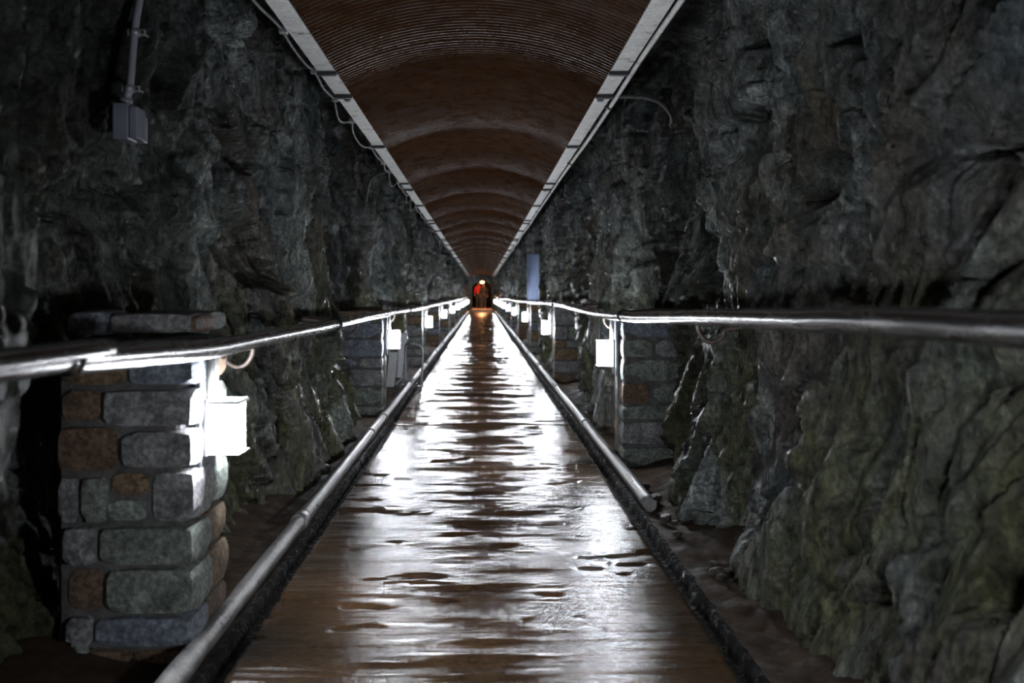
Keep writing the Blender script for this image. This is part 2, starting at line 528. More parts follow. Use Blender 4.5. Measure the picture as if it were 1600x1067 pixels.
def floor_mesh():
    near = np.linspace(-4.2, 0.8, 50, endpoint=False)
    y = np.concatenate([near, 0.8 * np.exp(np.linspace(0, math.log((END_Y + 0.4) / 0.8), 620))])
    xs = [0.0, 0.5, 0.74, GX0 - 0.004, GX0, GX0 + 0.02, GX1 - 0.012, GX1, GX1 + 0.02, GX1 + 0.045, GX1 + 0.075] + list(np.linspace(0.91, 1.75, 46))
    xs = np.array([-v for v in xs[:0:-1]] + xs)
    Xg, Yg = np.meshgrid(xs, y)
    ax = np.abs(Xg)
    z = np.zeros_like(Xg) - 0.05
    gut = (ax >= GX0 - 0.001) & (ax < GX1 - 0.005)
    z = np.where(gut, -0.048, z)
    bank = ax >= GX1 - 0.005
    n = fbm(Xg * 4, Yg * 4, Xg * 0 + 2.2, 4)
    n2 = fbm(Xg * 14, Yg * 14, Xg * 0 + 7.2, 3)
    rise = 0.06 * sstep(0.95, 1.25, ax)
    rough = np.where(Xg > 0, 0.030 - 0.012 * sstep(5, 6.5, Yg), 0.014)
    z = np.where(bank, 0.0 + rise + rough * n * sstep(0.80, 0.95, ax) + 0.006 * n2, z)
    Xj = Xg + np.where((ax > GX1 - 0.02) & (ax < GX1 + 0.05), 0.010 * np.sign(Xg) * fbm(Xg * 0, Yg * 9, Xg * 0 + np.sign(Xg), 3), 0)
    me = grid_mesh('floor', np.stack([Xj, Yg, z], -1))
    me.materials.append(MDIRT)
    me.materials.append(MGUT)
    mid = np.abs((xs[:-1] + xs[1:]) / 2)
    row = ((mid > 0.7) & (mid < GX1 + 0.015)).astype(np.int32)
    me.polygons.foreach_set('material_index', np.tile(row, len(y) - 1))
    return me

floor = new_obj('floor', floor_mesh(), None, None, smooth=True)
tag(floor, kind='structure')
floor['label'] = 'wet brown concrete path with dirt verges and black gutters'

def slab_height(Xg, Yg):
    h = 0.010 * fbm(Xg * 0.8, Yg * 2.0, Xg * 0 + 1.1, 2) + 0.0045 * fbm(Xg * 0.9, Yg * 7.0, Xg * 0 + 4.1, 3)
    h += 0.0020 * fbm(Xg * 2.5, Yg * 22.0, Xg * 0 + 8.1, 3)
    chip = fbm(Xg * 3.1, Yg * 7.5, Xg * 0 + 12.7, 3)
    h -= 0.009 * sstep(0.50, 0.62, chip)                 # shallow broken chips
    h += 0.006 * np.sin(Yg * 2 * math.pi / 0.62 + 2 * perlin(Xg * 1.5, Yg * 0.5, Xg * 0)) * sstep(4.5, 9, Yg)
    return h

joints = [-4.2, 1.1] + [8.1 + 7.0 * k for k in range(8)]
joints = [j for j in joints if j < END_Y] + [END_Y + 0.3]
for j0, j1 in zip(joints[:-1], joints[1:]):
    if j0 < 1.0:
        ny = 60
    else:
        ny = max(40, int(230 * math.log(j1 / j0)))
    y = np.geomspace(max(j0, 0.5) + 0.0, j1, ny) if j0 > 0 else np.linspace(j0, j1, ny)
    y = y.copy()
    y[0] += 0.007
    y[-1] -= 0.007
    nx = 76 if j0 < 20 else 40
    x = np.linspace(-GX0, GX0, nx)
    Xg, Yg = np.meshgrid(x, y)
    z = slab_height(Xg, Yg)
    P = np.stack([Xg, Yg, z], -1)
    # ragged side edges, then skirts all round
    P[:, 0, 0] += 0.006 * perlin(y * 11, y * 0, y * 0 + 3)
    P[:, -1, 0] += 0.006 * perlin(y * 11, y * 0, y * 0 + 6)
    a, b = P[:, :1].copy(), P[:, -1:].copy()
    a[..., 2] = -0.06; b[..., 2] = -0.06
    P = np.concatenate([a, P, b], 1)
    a, b = P[:1].copy(), P[-1:].copy()
    a[..., 2] = -0.06; b[..., 2] = -0.06
    P = np.concatenate([a, P, b], 0)
    o = new_obj('path_slab', grid_mesh('path_slab', P), MPATH, floor)

# ------------------------------------------------------------------ structure: lining (ceiling) and its edge strips
CZ = H + 1.14                       # lower edge of the lining
CXL, CXR = -0.742, 0.650            # inner edges of the strips
STRIPW = 0.088
PANEL = 2.42
RISE = 0.165

ceil_root = empty('ceiling', (0, 0, CZ))
tag(ceil_root, kind='structure')
ceil_root['label'] = 'arched rust-brown corrugated sheet lining over the path'

def panel_mesh():
    pitch = 0.0484
    nc = int(round(PANEL / pitch))
    y = np.linspace(0, PANEL + 0.04, nc * 6 + 5)
    w = CXR - CXL
    t = np.linspace(0, 1, 21)
    xs = CXL + w * t
    R = (w * w / 4 + RISE * RISE) / (2 * RISE)
    zs = np.sqrt(R * R - (xs - (CXL + CXR) / 2) ** 2) - (R - RISE)
    Xg, Yg = np.meshgrid(xs, y)
    Zg = np.tile(zs, (len(y), 1)) + 0.013 * np.sin(Yg * 2 * math.pi / pitch)
    return grid_mesh('ceiling_panel', np.stack([Xg, Yg, Zg], -1), flip=True)

pm = panel_mesh()
P0 = 4.86 - 4 * PANEL
k = 0
while P0 + k * PANEL < END_Y - 0.5:
    o = new_obj('ceiling_panel', pm, MCEIL, ceil_root, smooth=True)
    o.location = (0, P0 + k * PANEL, 0.004 * (k % 2))
    k += 1
NPAN = k

def strip(name, label, inner, outer, sgn):
    root = empty(name, (0, 0, CZ))
    tag(root, kind='structure')
    root['label'] = label
    x0, x1 = min(inner, outer), max(inner, outer)
    bm = bmesh.new()
    box_bm(bm, x0, x1, 0.004, PANEL - 0.004, -0.012, -0.006, 0)
    # upstand lip on the outer edge
    xo = outer
    box_bm(bm, min(xo, xo - sgn * 0.006), max(xo, xo - sgn * 0.006), 0.004, PANEL - 0.004, -0.006, 0.05, 0)
    bmesh.ops.recalc_face_normals(bm, faces=bm.faces)
    me = from_bm('strip_section', bm)
    me2 = box_mesh('clip', x0 - 0.006, x1 + 0.006, -0.022, 0.022, -0.032, -0.012, 0.004)
    me3 = box_mesh('bolt_plate', -0.018, 0.018, -0.03, 0.03, -0.028, -0.012, 0.005)
    for i in range(NPAN):
        y = P0 + i * PANEL
        o = new_obj('strip_section', me, MSTRIP, root)
        o.location = (0, y, -0.002 * (i % 2))
        c = new_obj('clip', me2, MCLIP, root)
        c.location = (0, y, 0)
        if i % 2 == 0:
            c = new_obj('clip', me2, MCLIP, root)
            c.location = (0, y + 0.57, 0)
            c = new_obj('bolt_plate', me3, MCLIP, root)
            c.location = ((x0 + x1) / 2 - sgn * 0.012, y + 0.66, 0)
    return root

strip('trim_1', 'mottled pale metal strip edging the ceiling above the junction box wall', CXL, CXL - STRIPW, -1)
strip('trim_2', 'mottled pale metal strip edging the ceiling beside the white conduit', CXR, CXR + STRIPW, 1)

# ------------------------------------------------------------------ end wall, portal and the lit passage beyond
def end_wall():
    xs = np.linspace(-1.9, 1.9, 61)
    zs = np.linspace(-0.1, 3.2, 67)
    bm = bmesh.new()
    g = {}
    for i, x in enumerate(xs):
        for j, z in enumerate(zs):
            n = float(perlin(np.array([x * 2.2]), np.array([z * 2.2]), np.array([3.3]))[0])
            g[i, j] = bm.verts.new((x, END_Y + 0.12 * n, z))
    cx = 0.0
    def inside(x, z):
        return abs(x - cx) < 0.66 and (z < 1.45 or (x - cx) ** 2 / 0.66 ** 2 + (z - 1.45) ** 2 / 0.49 ** 2 < 1)
    for i in range(len(xs) - 1):
        for j in range(len(zs) - 1):
            x, z = (xs[i] + xs[i + 1]) / 2, (zs[j] + zs[j + 1]) / 2
            if not inside(x, z):
                bm.faces.new((g[i, j], g[i + 1, j], g[i + 1, j + 1], g[i, j + 1]))
    return from_bm('wall_end', bm)
we = new_obj('wall_end', end_wall(), MROCK)
tag(we, kind='structure')

def far_passage():
    """vaulted continuation behind the portal, floor one step up"""
    y = np.linspace(END_Y + 0.05, 76, 60)
    prof = [(-0.72, 0.15), (-0.74, 0.8), (-0.72, 1.4)] + [(0.72 * math.cos(a), 1.45 + 0.68 * math.sin(a)) for a in np.linspace(math.pi * 0.95, math.pi * 0.05, 12)] + [(0.72, 1.4), (0.74, 0.8), (0.72, 0.15)]
    px = np.interp(np.linspace(0, len(prof) - 1, 50), range(len(prof)), [p[0] for p in prof])
    pz = np.interp(np.linspace(0, len(prof) - 1, 50), range(len(prof)), [p[1] for p in prof])
    Yg, Pi = np.meshgrid(y, np.arange(50), indexing='ij')
    n = 0.06 * fbm(px[Pi] * 3, Yg * 2, pz[Pi] * 3, 3)
    return grid_mesh('wall_passage', np.stack([px[Pi] * (1 + n), Yg, pz[Pi] + n * 0.5], -1))
wp = new_obj('wall_passage', far_passage(), mat_simple('far_passage_stone', (0.24, 0.17, 0.12), 0.7, 0, 0.4, 4, 0.5))
tag(wp, kind='structure')
bm = bmesh.new()
box_bm(bm, -0.8, 0.8, END_Y - 0.05, 76, -0.08, 0.15, 0.01)
fs = new_obj('floor_step', from_bm('floor_step', bm), mat_simple('far_step_concrete', (0.30, 0.20, 0.14), 0.45, 0, 0.3, 4, 0.4))
tag(fs, kind='structure')
bm = bmesh.new()
box_bm(bm, -0.85, 0.85, 76, 76.1, 0.1, 2.3)
wb = new_obj('wall_back', from_bm('wall_back', bm), mat_simple('far_back_stone', (0.16, 0.11, 0.08), 0.8, 0, 0.4, 4, 0.4))
tag(wb, kind='structure')

# ------------------------------------------------------------------ stone pillars
def stone_mesh(name, sx, sy, sz, seed, sub=2):
    bm = bmesh.new()
    box_bm(bm, -sx / 2, sx / 2, -sy / 2, sy / 2, -sz / 2, sz / 2, 0)
    bmesh.ops.subdivide_edges(bm, edges=bm.edges[:], cuts=sub, use_grid_fill=True)
    for v in bm.verts:
        q = Vector((v.co.x / (sx / 2), v.co.y / (sy / 2), v.co.z / (sz / 2)))
        on = [abs(abs(t) - 1) < 1e-4 for t in q]
        w = np.array([v.co.x * 8 + seed * 3.7]), np.array([v.co.y * 8 - seed * 1.3]), np.array([v.co.z * 8 + seed])
        n = float(perlin(*w)[0])
        pull = (0, 0, 0.0045, 0.011)[sum(on)] * max(0.3, 1 + 0.9 * n)
        for ax_ in range(3):
            if on[ax_]:
                v.co[ax_] += (0.006 * n - pull) * (1 if q[ax_] > 0 else -1)
    bmesh.ops.recalc_face_normals(bm, faces=bm.faces)
    return from_bm(name, bm)

FACE = 0.895     # path side of the pillars
PILW, PILD = 0.42, 0.42

def pillar_core(root, side, w, d, h):
    x0, x1 = sorted((side * (FACE + 0.010), side * (FACE + w)))
    me = box_mesh('mortar_core', x0, x1, 0.010, d, -0.05, h - 0.05, 0.01)
    return new_obj('mortar_core', me, MMORTAR, root)

def add_stone(root, side, xin, xout, y0, y1, z0, z1, mi, seed, sub=3):
    sx, sy, sz = xout - xin, y1 - y0, z1 - z0
    me = stone_mesh('stone', sx, sy, sz, seed, sub)
    o = new_obj('stone', me, STONES[mi], root)
    o.location = (side * (xin + xout) / 2, (y0 + y1) / 2, (z0 + z1) / 2)
    return o

D0 = 2.86
def near_pillar():
    root = empty('stone_pillar', (0, D0, 0))
    tag(root, 'broad masonry pillar of mixed stones carrying the largest glowing lamp', 'pillar', 'masonry lamp pillars')
    pillar_core(root, -1, 0.372, PILD, 1.0)
    rects = [(175, 300, 488, 522, 0), (108, 172, 486, 524, 3), (300, 341, 492, 520, 4),
             (200, 301, 560, 603, 3), (100, 196, 560, 602, 2), (190, 300, 528, 556, 0), (105, 186, 528, 556, 0),
             (163, 301, 609, 667, 0), (95, 158, 608, 660, 4),
             (90, 182, 666, 738, 4), (190, 301, 673, 732, 0),
             (172, 232, 738, 776, 2), (126, 168, 745, 818, 1), (166, 228, 780, 816, 5), (236, 303, 737, 816, 0), (90, 122, 745, 818, 0),
             (158, 304, 822, 882, 1), (100, 154, 822, 882, 0),
             (168, 304, 887, 958, 1), (105, 163, 888, 956, 4),
             (150, 302, 963, 1010, 3), (104, 146, 962, 1012, 0), (110, 205, 1014, 1042, 4), (208, 305, 1014, 1040, 4)]
    for i, (x0, x1, y0, y1, mi) in enumerate(rects):
        xin, xout = (VX - x1) * D0 / F, (VX - x0) * D0 / F
        z1, z0 = H - (y0 - VY) * D0 / F, H - (y1 - VY) * D0 / F
        z0 = max(z0, -0.01)
        yo = random.uniform(-0.022, 0.006)
        if i == 2:
            xin, xout = FACE - 0.045, FACE + 0.03
        dep = random.uniform(0.16, 0.24)
        add_stone(root, -1, xin - 0.002, xout, yo - 0.006, dep, z0, z1, mi, i, 3)
        if xin < FACE + 0.02 and i != 2:       # second stone of the course on the path side
            add_stone(root, -1, xin + random.uniform(-0.005, 0.015), xin + 0.2, dep + 0.012, PILD + random.uniform(-0.01, 0.02), z0, z1, (mi + 1) % 5, i + 60, 2)
    return root
near_pillar()

def far_pillar(side, y, label, seed, detail):
    rr = random.Random(seed)
    root = empty('stone_pillar', (0, y - 0.18, 0))
    tag(root, label, 'pillar', 'masonry lamp pillars')
    pillar_core(root, side, PILW, PILD, 0.99)
    z = -0.01
    n = 0
    while z < 0.94:
        hh = rr.uniform(0.10, 0.19)
        if z + hh > 0.90:
            hh = 1.0 - z
        split = rr.choice([1, 1, 2]) if detail else 1
        cuts = [0, PILW] if split == 1 else [0, rr.uniform(0.14, 0.28), PILW]
        dep = rr.uniform(0.15, 0.26)
        for a, b in zip(cuts[:-1], cuts[1:]):
            n += 1
            add_stone(root, side, FACE + a + (0.006 if a else 0), FACE + b - 0.006, rr.uniform(-0.012, 0.006), dep, z, z + hh - 0.014,
                      rr.choice([0, 0, 1, 1, 2, 3, 4]), seed * 20 + n, 2 if detail else 1)
        if detail:
            n += 1
            add_stone(root, side, FACE + rr.uniform(0, 0.012), FACE + 0.2, dep + 0.012, PILD, z, z + hh - 0.014, rr.choice([0, 1, 2, 3, 4]), seed * 20 + n, 1)
        z += hh
    return root

LEFT_LABEL = {1: 'masonry pillar standing beside the metal hoop and leaning pale board'}
RIGHT_LABEL = {0: 'masonry pillar where the tied handrail crosses, next to green-stained rock',
               1: 'dark masonry pillar just before the ribbed blue cabinet'}
FARPIL = 'small masonry lamp pillar far down the passage, beyond hoop and blue cabinet'
FARPIL_A = 'masonry lamp pillar across the path from the blue cabinet'
far_pillar(1, 1.0, 'masonry lamp pillar across the path, facing the front of the broad mixed-stone pillar', 91, True)
far_pillar(-1, 3.04 - LAMP_STEP, 'masonry lamp pillar nearer the entrance than the broad mixed-stone pillar', 92, True)
pid = 0
for i, d in enumerate(LEFT_D[1:], 1):
    pid += 1
    far_pillar(-1, d, LEFT_LABEL.get(i, FARPIL_A if i == 2 else FARPIL), pid, d < 20)
for i, d in enumerate(RIGHT_D):
    pid += 1
    if d < END_Y - 1:
        far_pillar(1, d, RIGHT_LABEL.get(i, FARPIL), pid, d < 20)

# ------------------------------------------------------------------ lamps on the pillars
def make_lamp(side):
    """origin on the pillar's path face at lamp centre height; +x towards the path is -side"""
    root = empty('wall_lamp', (0, 0, 0))
    s = -side
    def bx(name, a, b, y0, y1, z0, z1, mat, bev=0.003, seg=1):
        x0, x1 = sorted((s * a, s * b))
        return new_obj(name, box_mesh(name, x0, x1, y0, y1, z0, z1, bev, seg), mat, root)
    bx('mounting_plate', 0.012, 0.030, -0.09, 0.09, -0.14, 0.24, MPLATE)
    bx('housing', 0.030, 0.046, -0.072, 0.072, -0.090, 0.090, MGALV, 0.004)
    # rounded diffuser
    bm = bmesh.new()
    box_bm(bm, *sorted((s * 0.046, s * 0.138)), -0.062, 0.062, -0.080, 0.080)
    ed = [e for e in bm.edges if abs(e.verts[0].co.x - s * 0.138) < 1e-5 and abs(e.verts[1].co.x - s * 0.138) < 1e-5 and abs(e.verts[0].co.z - e.verts[1].co.z) > 0.1]
    bmesh.ops.bevel(bm, geom=ed, offset=0.030, segments=5, affect='EDGES', profile=0.5)
    bmesh.ops.recalc_face_normals(bm, faces=bm.faces)
    new_obj('diffuser', from_bm('diffuser', bm), MLAMP, root)
    bm = bmesh.new()
    for (a_, b_, y0_, y1_) in ((0.138, 0.143, -0.066, 0.066), (0.046, 0.138, -0.066, -0.062), (0.046, 0.138, 0.062, 0.066)):
        box_bm(bm, *sorted((s * a_, s * b_)), y0_, y1_, 0.074, 0.084)
    bmesh.ops.recalc_face_normals(bm, faces=bm.faces)
    new_obj('top_rim', from_bm('top_rim', bm), MGALV, root)
    bx('bottom_cap', 0.044, 0.145, -0.066, 0.066, -0.086, -0.080, MGALV, 0.002)
    for yy in (-0.035, 0.035):
        new_obj('feed_conduit', tube_mesh('feed_conduit', [(s * 0.042, yy, 0.088), (s * 0.042, yy, 0.25)], 0.010, 8), MCABLE, root)
    return root

lamp_l, lamp_r = make_lamp(-1), make_lamp(1)
LAMPZ = 0.685
LAMP_FAR = 'small glowing white lamp on a far pillar, beyond hoop and blue cabinet'
first = {-1: lamp_l, 1: lamp_r}
LLAB = {0: 'large glowing white box lamp on the broad mixed-stone pillar under the handrail',
        1: 'glowing white box lamp above the leaning pale board and metal channel',
        2: 'glowing white box lamp on the pillar across from the blue cabinet'}
RLAB = {0: 'glowing white box lamp on pillar where the tied handrail crosses green-stained rock',
        1: 'glowing white box lamp on the dark pillar before the blue cabinet',
        2: 'glowing white box lamp on the pillar just under the blue cabinet'}
for side, ds, lab in ((-1, LEFT_D, LLAB), (1, RIGHT_D, RLAB)):
    used = False
    for i, d in enumerate(ds):
        if d > END_Y - 1:
            continue
        o = copy_tree(first[side]) if used else first[side]
        used = True
        o.location = (side * FACE, d, LAMPZ if not (side == 1 and i == 0) else 0.715)
        tag(o, lab.get(i, LAMP_FAR), 'lamp', 'lamps along the handrails')

for side, d, lab in ((1, 1.0, 'white box lamp across the path that lights the front of the broad pillar'), (-1, 3.04 - LAMP_STEP, 'white box lamp nearer the entrance than the broad mixed-stone pillar')):
    o = copy_tree(first[side])
    o.location = (side * FACE, d, LAMPZ)
    tag(o, lab, 'lamp', 'lamps along the handrails')

# ------------------------------------------------------------------ handrails
RX = 0.835
def rail_pts(side, pp):
    out = []
    for px, py in pp:
        dx = abs(px - VX)
        out.append(Vector((side * RX, F * RX / dx, H - RX * (py - VY) / dx)))
    return out

def handrail(side, pp, label, brackets, bars, bands):
    root = empty('handrail', (side * RX, 3.0, 0))
    tag(root, label, 'handrail', 'handrails along the path')
    loc = Vector(root.location)
    P = rail_pts(side, pp)
    P = sorted(P, key=lambda p: p.y)
    first_ = P[0].copy(); first_.y = -3.5
    last = P[-1].copy(); last.y = END_Y - 0.4
    P = [first_] + P
    rr = random.Random(3 + side)
    while P[-1].y < END_Y - 4:
        q = P[-1].copy()
        q.y += 2.9
        q.z = 0.925 + rr.uniform(-0.022, 0.022)
        q.x = side * (RX + rr.uniform(-0.012, 0.012))
        P.append(q)
    P.append(last)
    path = smooth_path(P, 8)
    new_obj('rail_tube', tube_mesh('rail_tube', [p - loc for p in path], 0.031, 20), MSTEEL, root)
    ys = [p.y for p in path]
    def at(y):
        return Vector((np.interp(y, ys, [p.x for p in path]), y, np.interp(y, ys, [p.z for p in path])))
    for y in brackets:
        c = at(y) - loc
        pts = [c + Vector((side * 0.0, 0, -0.02)), c + Vector((side * 0.006, 0, -0.055)), c + Vector((side * 0.03, 0, -0.088)),
               c + Vector((side * 0.065, 0, -0.095)), c + Vector((side * 0.10, 0, -0.075)), c + Vector((side * 0.125, 0, -0.045)), c + Vector((side * 0.34, 0, -0.02))]
        new_obj('bracket', tube_mesh('bracket', smooth_path(pts, 4), 0.009, 8), MRUST, root)
    for y in bars:
        c = at(y) - loc
        new_obj('support_bar', tube_mesh('support_bar', [c + Vector((side * 0.02, 0.02, 0.012)), c + Vector((side * 0.2, 0.03, 0.03)), c + Vector((side * 0.42, 0.03, 0.032))], 0.018, 10), MRUST, root)
    for y in bands:
        c = at(y) - loc
        ring = [c + Vector((0.036 * math.cos(a), 0.010 * math.sin(a), 0.036 * math.sin(a))) for a in np.linspace(0, 2 * math.pi, 22)]
        new_obj('tie_band', tube_mesh('tie_band', ring, 0.005, 6), MCLIP, root)
    return root

LPTS = [(0, 572), (100, 565), (200, 556), (320, 546), (401, 531), (523, 507), (560, 498), (593, 491), (630, 485), (659, 480), (690, 473), (712, 469)]
RPTS = [(1600, 515), (1240, 500), (1100, 496), (1000, 496), (975, 494), (930, 489), (900, 481), (870, 474), (840, 472), (805, 469), (790, 466)]
reg = [9.2 + 2.9 * k for k in range(17)]
handrail(-1, LPTS, 'brushed steel pipe handrail passing over the broad mixed-stone pillar', [1.2, 3.5, 6.45] + reg, [5.5, 8.4] + [14.2 + 5.8 * k for k in range(7)], [5.48, 11.0])
handrail(1, RPTS, 'brushed steel pipe handrail passing in front of the blue cabinet', [0.9, 3.72, 6.6] + reg, [5.7, 8.2] + [14.2 + 5.8 * k for k in range(7)], [5.65, 11.0])

# ------------------------------------------------------------------ floor pipes beside the gutters
def floor_pipe(side, y0, label, joints_):
    root = empty('floor_pipe', (side * 0.852, y0, 0))
    tag(root, label, 'pipe', 'pipes along the path edges')
    ys = [y0] + joints_ + [END_Y - 0.3]
    for i, (a, b) in enumerate(zip(ys[:-1], ys[1:])):
        n = max(3, int((b - a) / (0.12 if b < 12 else 0.5)))
        pts, rad = [], []
        for k_ in range(n + 1):
            y = a + (b - a) * k_ / n
            w = float(perlin(np.array([y * 1.1]), np.array([side * 3.0]), np.array([0.4]))[0])
            w2 = float(perlin(np.array([y * 5.1]), np.array([side * 3.0]), np.array([7.4]))[0])
            pts.append((0.005 * w, y - y0, 0.037 + 0.006 * w))
            rad.append(0.034 + 0.003 * w2)
        new_obj('pipe_section', tube_mesh('pipe_section', pts, rad, 14), MPIPE, root)
        if i > 0:
            new_obj('coupling', tube_mesh('coupling', [(0, a - y0 - 0.05, 0.038), (0, a - y0 + 0.05, 0.038)], 0.041, 14), MPIPE, root)
    return root
floor_pipe(-1, -1.5, 'wet encrusted grey pipe along the gutter beneath the broad stone pillar', [1.4, 4.5, 7.35, 8.3] + [11.4 + 3.1 * k for k in range(15)])
floor_pipe(1, 4.85, 'wet encrusted grey pipe along the gutter, ending short with an open gutter beyond', [7.9, 10.9] + [14.0 + 3.1 * k for k in range(15)])

# ------------------------------------------------------------------ junction box with its conduit on the rock
def junction():
    d = 3.25
    root = empty('junction_box', pix(201, 190, d))
    tag(root, 'blue-grey electrical box hanging under a clamped conduit on dark rock', 'electrical box')
    o = Vector(root.location)
    bm = bmesh.new()
    box_bm(bm, -0.038, 0.014, -0.045, 0.045, -0.066, 0.056, 0.004, 2)
    bmesh.ops.recalc_face_normals(bm, faces=bm.faces)
    new_obj('box_body', from_bm('box_body', bm), MBOX, root)
    new_obj('cover', box_mesh('cover', 0.016, 0.04, -0.04, 0.05, -0.060, 0.046, 0.003), MBOX, root)
    new_obj('gland', tube_mesh('gland', [(-0.010, 0, 0.056), (-0.010, 0, 0.078)], 0.022, 12), MPVC, root)
    c = [Vector((-0.010, 0, 0.07)), pix(203, 135, d) - o, pix(207, 90, d) - o, pix(211, 45, d) - o, pix(215, 18, d) - o, pix(226, -30, d + 0.02) - o, pix(250, -90, d + 0.03) - o]
    new_obj('conduit', tube_mesh('conduit', smooth_path(c, 5), 0.0125, 12), MPVC, root)
    for (px, py) in ((202, 139), (211, 51)):
        q = pix(px, py, d) - o
        cl = empty('clamp', q)
        cl.parent = root
        new_obj('clamp_band', tube_mesh('clamp_band', [(0, 0, -0.012), (0, 0, 0.012)], 0.0165, 14), MGALV, cl)
        new_obj('clamp_ear', box_mesh('clamp_ear', 0.014, 0.036, -0.004, 0.004, -0.011, 0.011, 0.002), MGALV, cl)
        new_obj('clamp_ear', box_mesh('clamp_ear', -0.026, -0.014, -0.004, 0.004, -0.011, 0.011, 0.002), MGALV, cl)
        new_obj('clamp_screw', tube_mesh('clamp_screw', [(0.027, -0.008, 0), (0.027, 0.05, 0)], 0.005, 8), MCLIP, cl)
    new_obj('mount', box_mesh('mount', -0.03, 0.01, 0.045, 0.16, -0.05, 0.04, 0.003), MGALV, root)
    return root
junction()

# ------------------------------------------------------------------ ribbed blue cabinet
def cabinet():
    d = 19.2
    x0, x1 = (824 - VX) * d / F, (843 - VX) * d / F
    z1, z0 = H - (397 - VY) * d / F, 0.99
    root = empty('ribbed_cabinet', ((x0 + x1) / 2, d, z0))
    tag(root, 'tall narrow ribbed blue sheet-metal cabinet above the handrail', 'cabinet')
    w, h = x1 - x0, z1 - z0
    new_obj('body', box_mesh('body', -w / 2, w / 2, 0, 0.14, 0, h, 0.006), MCAB, root)
    n = 6
    for i in range(n):
        xc = -w / 2 + w * (i + 0.5) / n
        new_obj('rib', box_mesh('rib', xc - w / n * 0.32, xc + w / n * 0.32, -0.012, 0.0, 0.01, h - 0.01, 0.004), MCAB, root)
    new_obj('handle', tube_mesh('handle', [(w / 2 + 0.0, 0.02, h * 0.80), (w / 2 + 0.03, 0.0, h * 0.80), (w / 2 + 0.03, 0.0, h * 0.88), (w / 2 + 0.0, 0.02, h * 0.88)], 0.012, 8), MRUST, root)
    new_obj('bracket', box_mesh('bracket', w / 2 - 0.02, w / 2 + 0.30, 0.06, 0.12, 0.05, 0.12, 0.003), MGALV, root)
    return root
cabinet()

# ------------------------------------------------------------------ hoop, channel and pale board beside the second left pillar
def side_kit():
    d = 11.5
    hoop = empty('metal_hoop', ((650 - VX) * d / F, d, 0))
    tag(hoop, 'bent metal rod hoop standing on the dirt by the gutter pipe', 'hoop')
    o = Vector(hoop.location)
    def q(px, py, dd=d):
        return pix(px, py, dd) - o
    pts = [Vector((q(658, 600).x, 0, 0.0)), q(660, 570), q(660, 548), q(656, 540), q(650, 538), q(640, 537), q(634, 540, d + 0.1), q(633, 560, d + 0.15), Vector((q(633, 560, d + 0.15).x, 0.15, 0.0))]
    new_obj('rod', tube_mesh('rod', smooth_path(pts, 5), 0.014, 8), MGALV, hoop)
    for p in (pts[0], pts[-1]):
        new_obj('foot_plate', box_mesh('foot_plate', p.x - 0.04, p.x + 0.04, p.y - 0.04, p.y + 0.04, 0.0, 0.01, 0.002), MGALV, hoop)
    dc = 12.1
    c0 = pix(622, 597, dc); c1 = pix(630, 538, dc)
    ch = empty('metal_channel', (c0.x, dc, 0.052))
    tag(ch, 'upright folded metal channel leaning between the pale board and the hoop', 'channel')
    sl = (c1.x - c0.x) / (c1.z - c0.z)
    bm = bmesh.new()
    box_bm(bm, -0.045, 0.045, 0, 0.008, 0, 0.56)
    box_bm(bm, -0.045, -0.037, -0.05, 0, 0, 0.56)
    box_bm(bm, 0.037, 0.045, -0.05, 0, 0, 0.56)
    for v in bm.verts:
        v.co.x += v.co.z * sl
        v.co.y += v.co.z * 0.08
    new_obj('web', from_bm('web', bm), MGALV, ch)
    b0 = pix(609, 590, 11.0)
    bd = empty('pale_board', (b0.x, 11.0, 0.04))
    tag(bd, 'pale flat board leaning on the masonry pillar under a lamp', 'board')
    me = box_mesh('board_face', -0.045, 0.05, 0, 0.018, 0.0, 0.40, 0.003)
    for v in me.vertices:
        v.co.x += v.co.z * 0.10
        v.co.y -= v.co.z * 0.06
    new_obj('board_face', me, MBOARD, bd)
    new_obj('batten', box_mesh('batten', -0.04, 0.055, 0.018, 0.04, 0.05, 0.09, 0.002), MBOARD, bd)
    pl = empty('dark_plank', (-1.10, 11.5, 0.02))
    tag(pl, 'dark flat plank lying on the dirt under the board and channel', 'plank')
    me = box_mesh('plank_body', -0.18, 0.10, -0.28, 0.9, 0.0, 0.03, 0.004)
    new_obj('plank_body', me, MCLIP, pl)
side_kit()

# ------------------------------------------------------------------ cables and conduits along the lining
def left_cable():
    x = CXL - STRIPW - 0.022
    root = empty('sagging_cable', (x, 2.0, CZ))
    tag(root, 'dirty grey cable sagging in loops along the metal ceiling strip', 'cable')
    pts = []
    y = -1.0
    rr = random.Random(5)
    anchors = []
    while y < 58:
        step = rr.uniform(0.5, 1.15) if y < 25 else rr.uniform(1.4, 2.4)
        sag = rr.choice([0.01, 0.02, 0.06, 0.085])
        anchors.append(y)
        for t in (0, 0.2, 0.5, 0.8):
            pts.append((rr.uniform(-0.006, 0.006) - sag * 0.35 * math.sin(math.pi * t), y + step * t - 2.0, -0.01 - sag * math.sin(math.pi * t)))
        y += step
    new_obj('cable_run', tube_mesh('cable_run', smooth_path(pts, 3), 0.0075, 7), MCABLE, root)
    for a in anchors:
        new_obj('cable_clip', box_mesh('cable_clip', -0.014, 0.022, a - 2.015, a - 1.985, -0.026, 0.006, 0.003), MGALV, root)
left_cable()

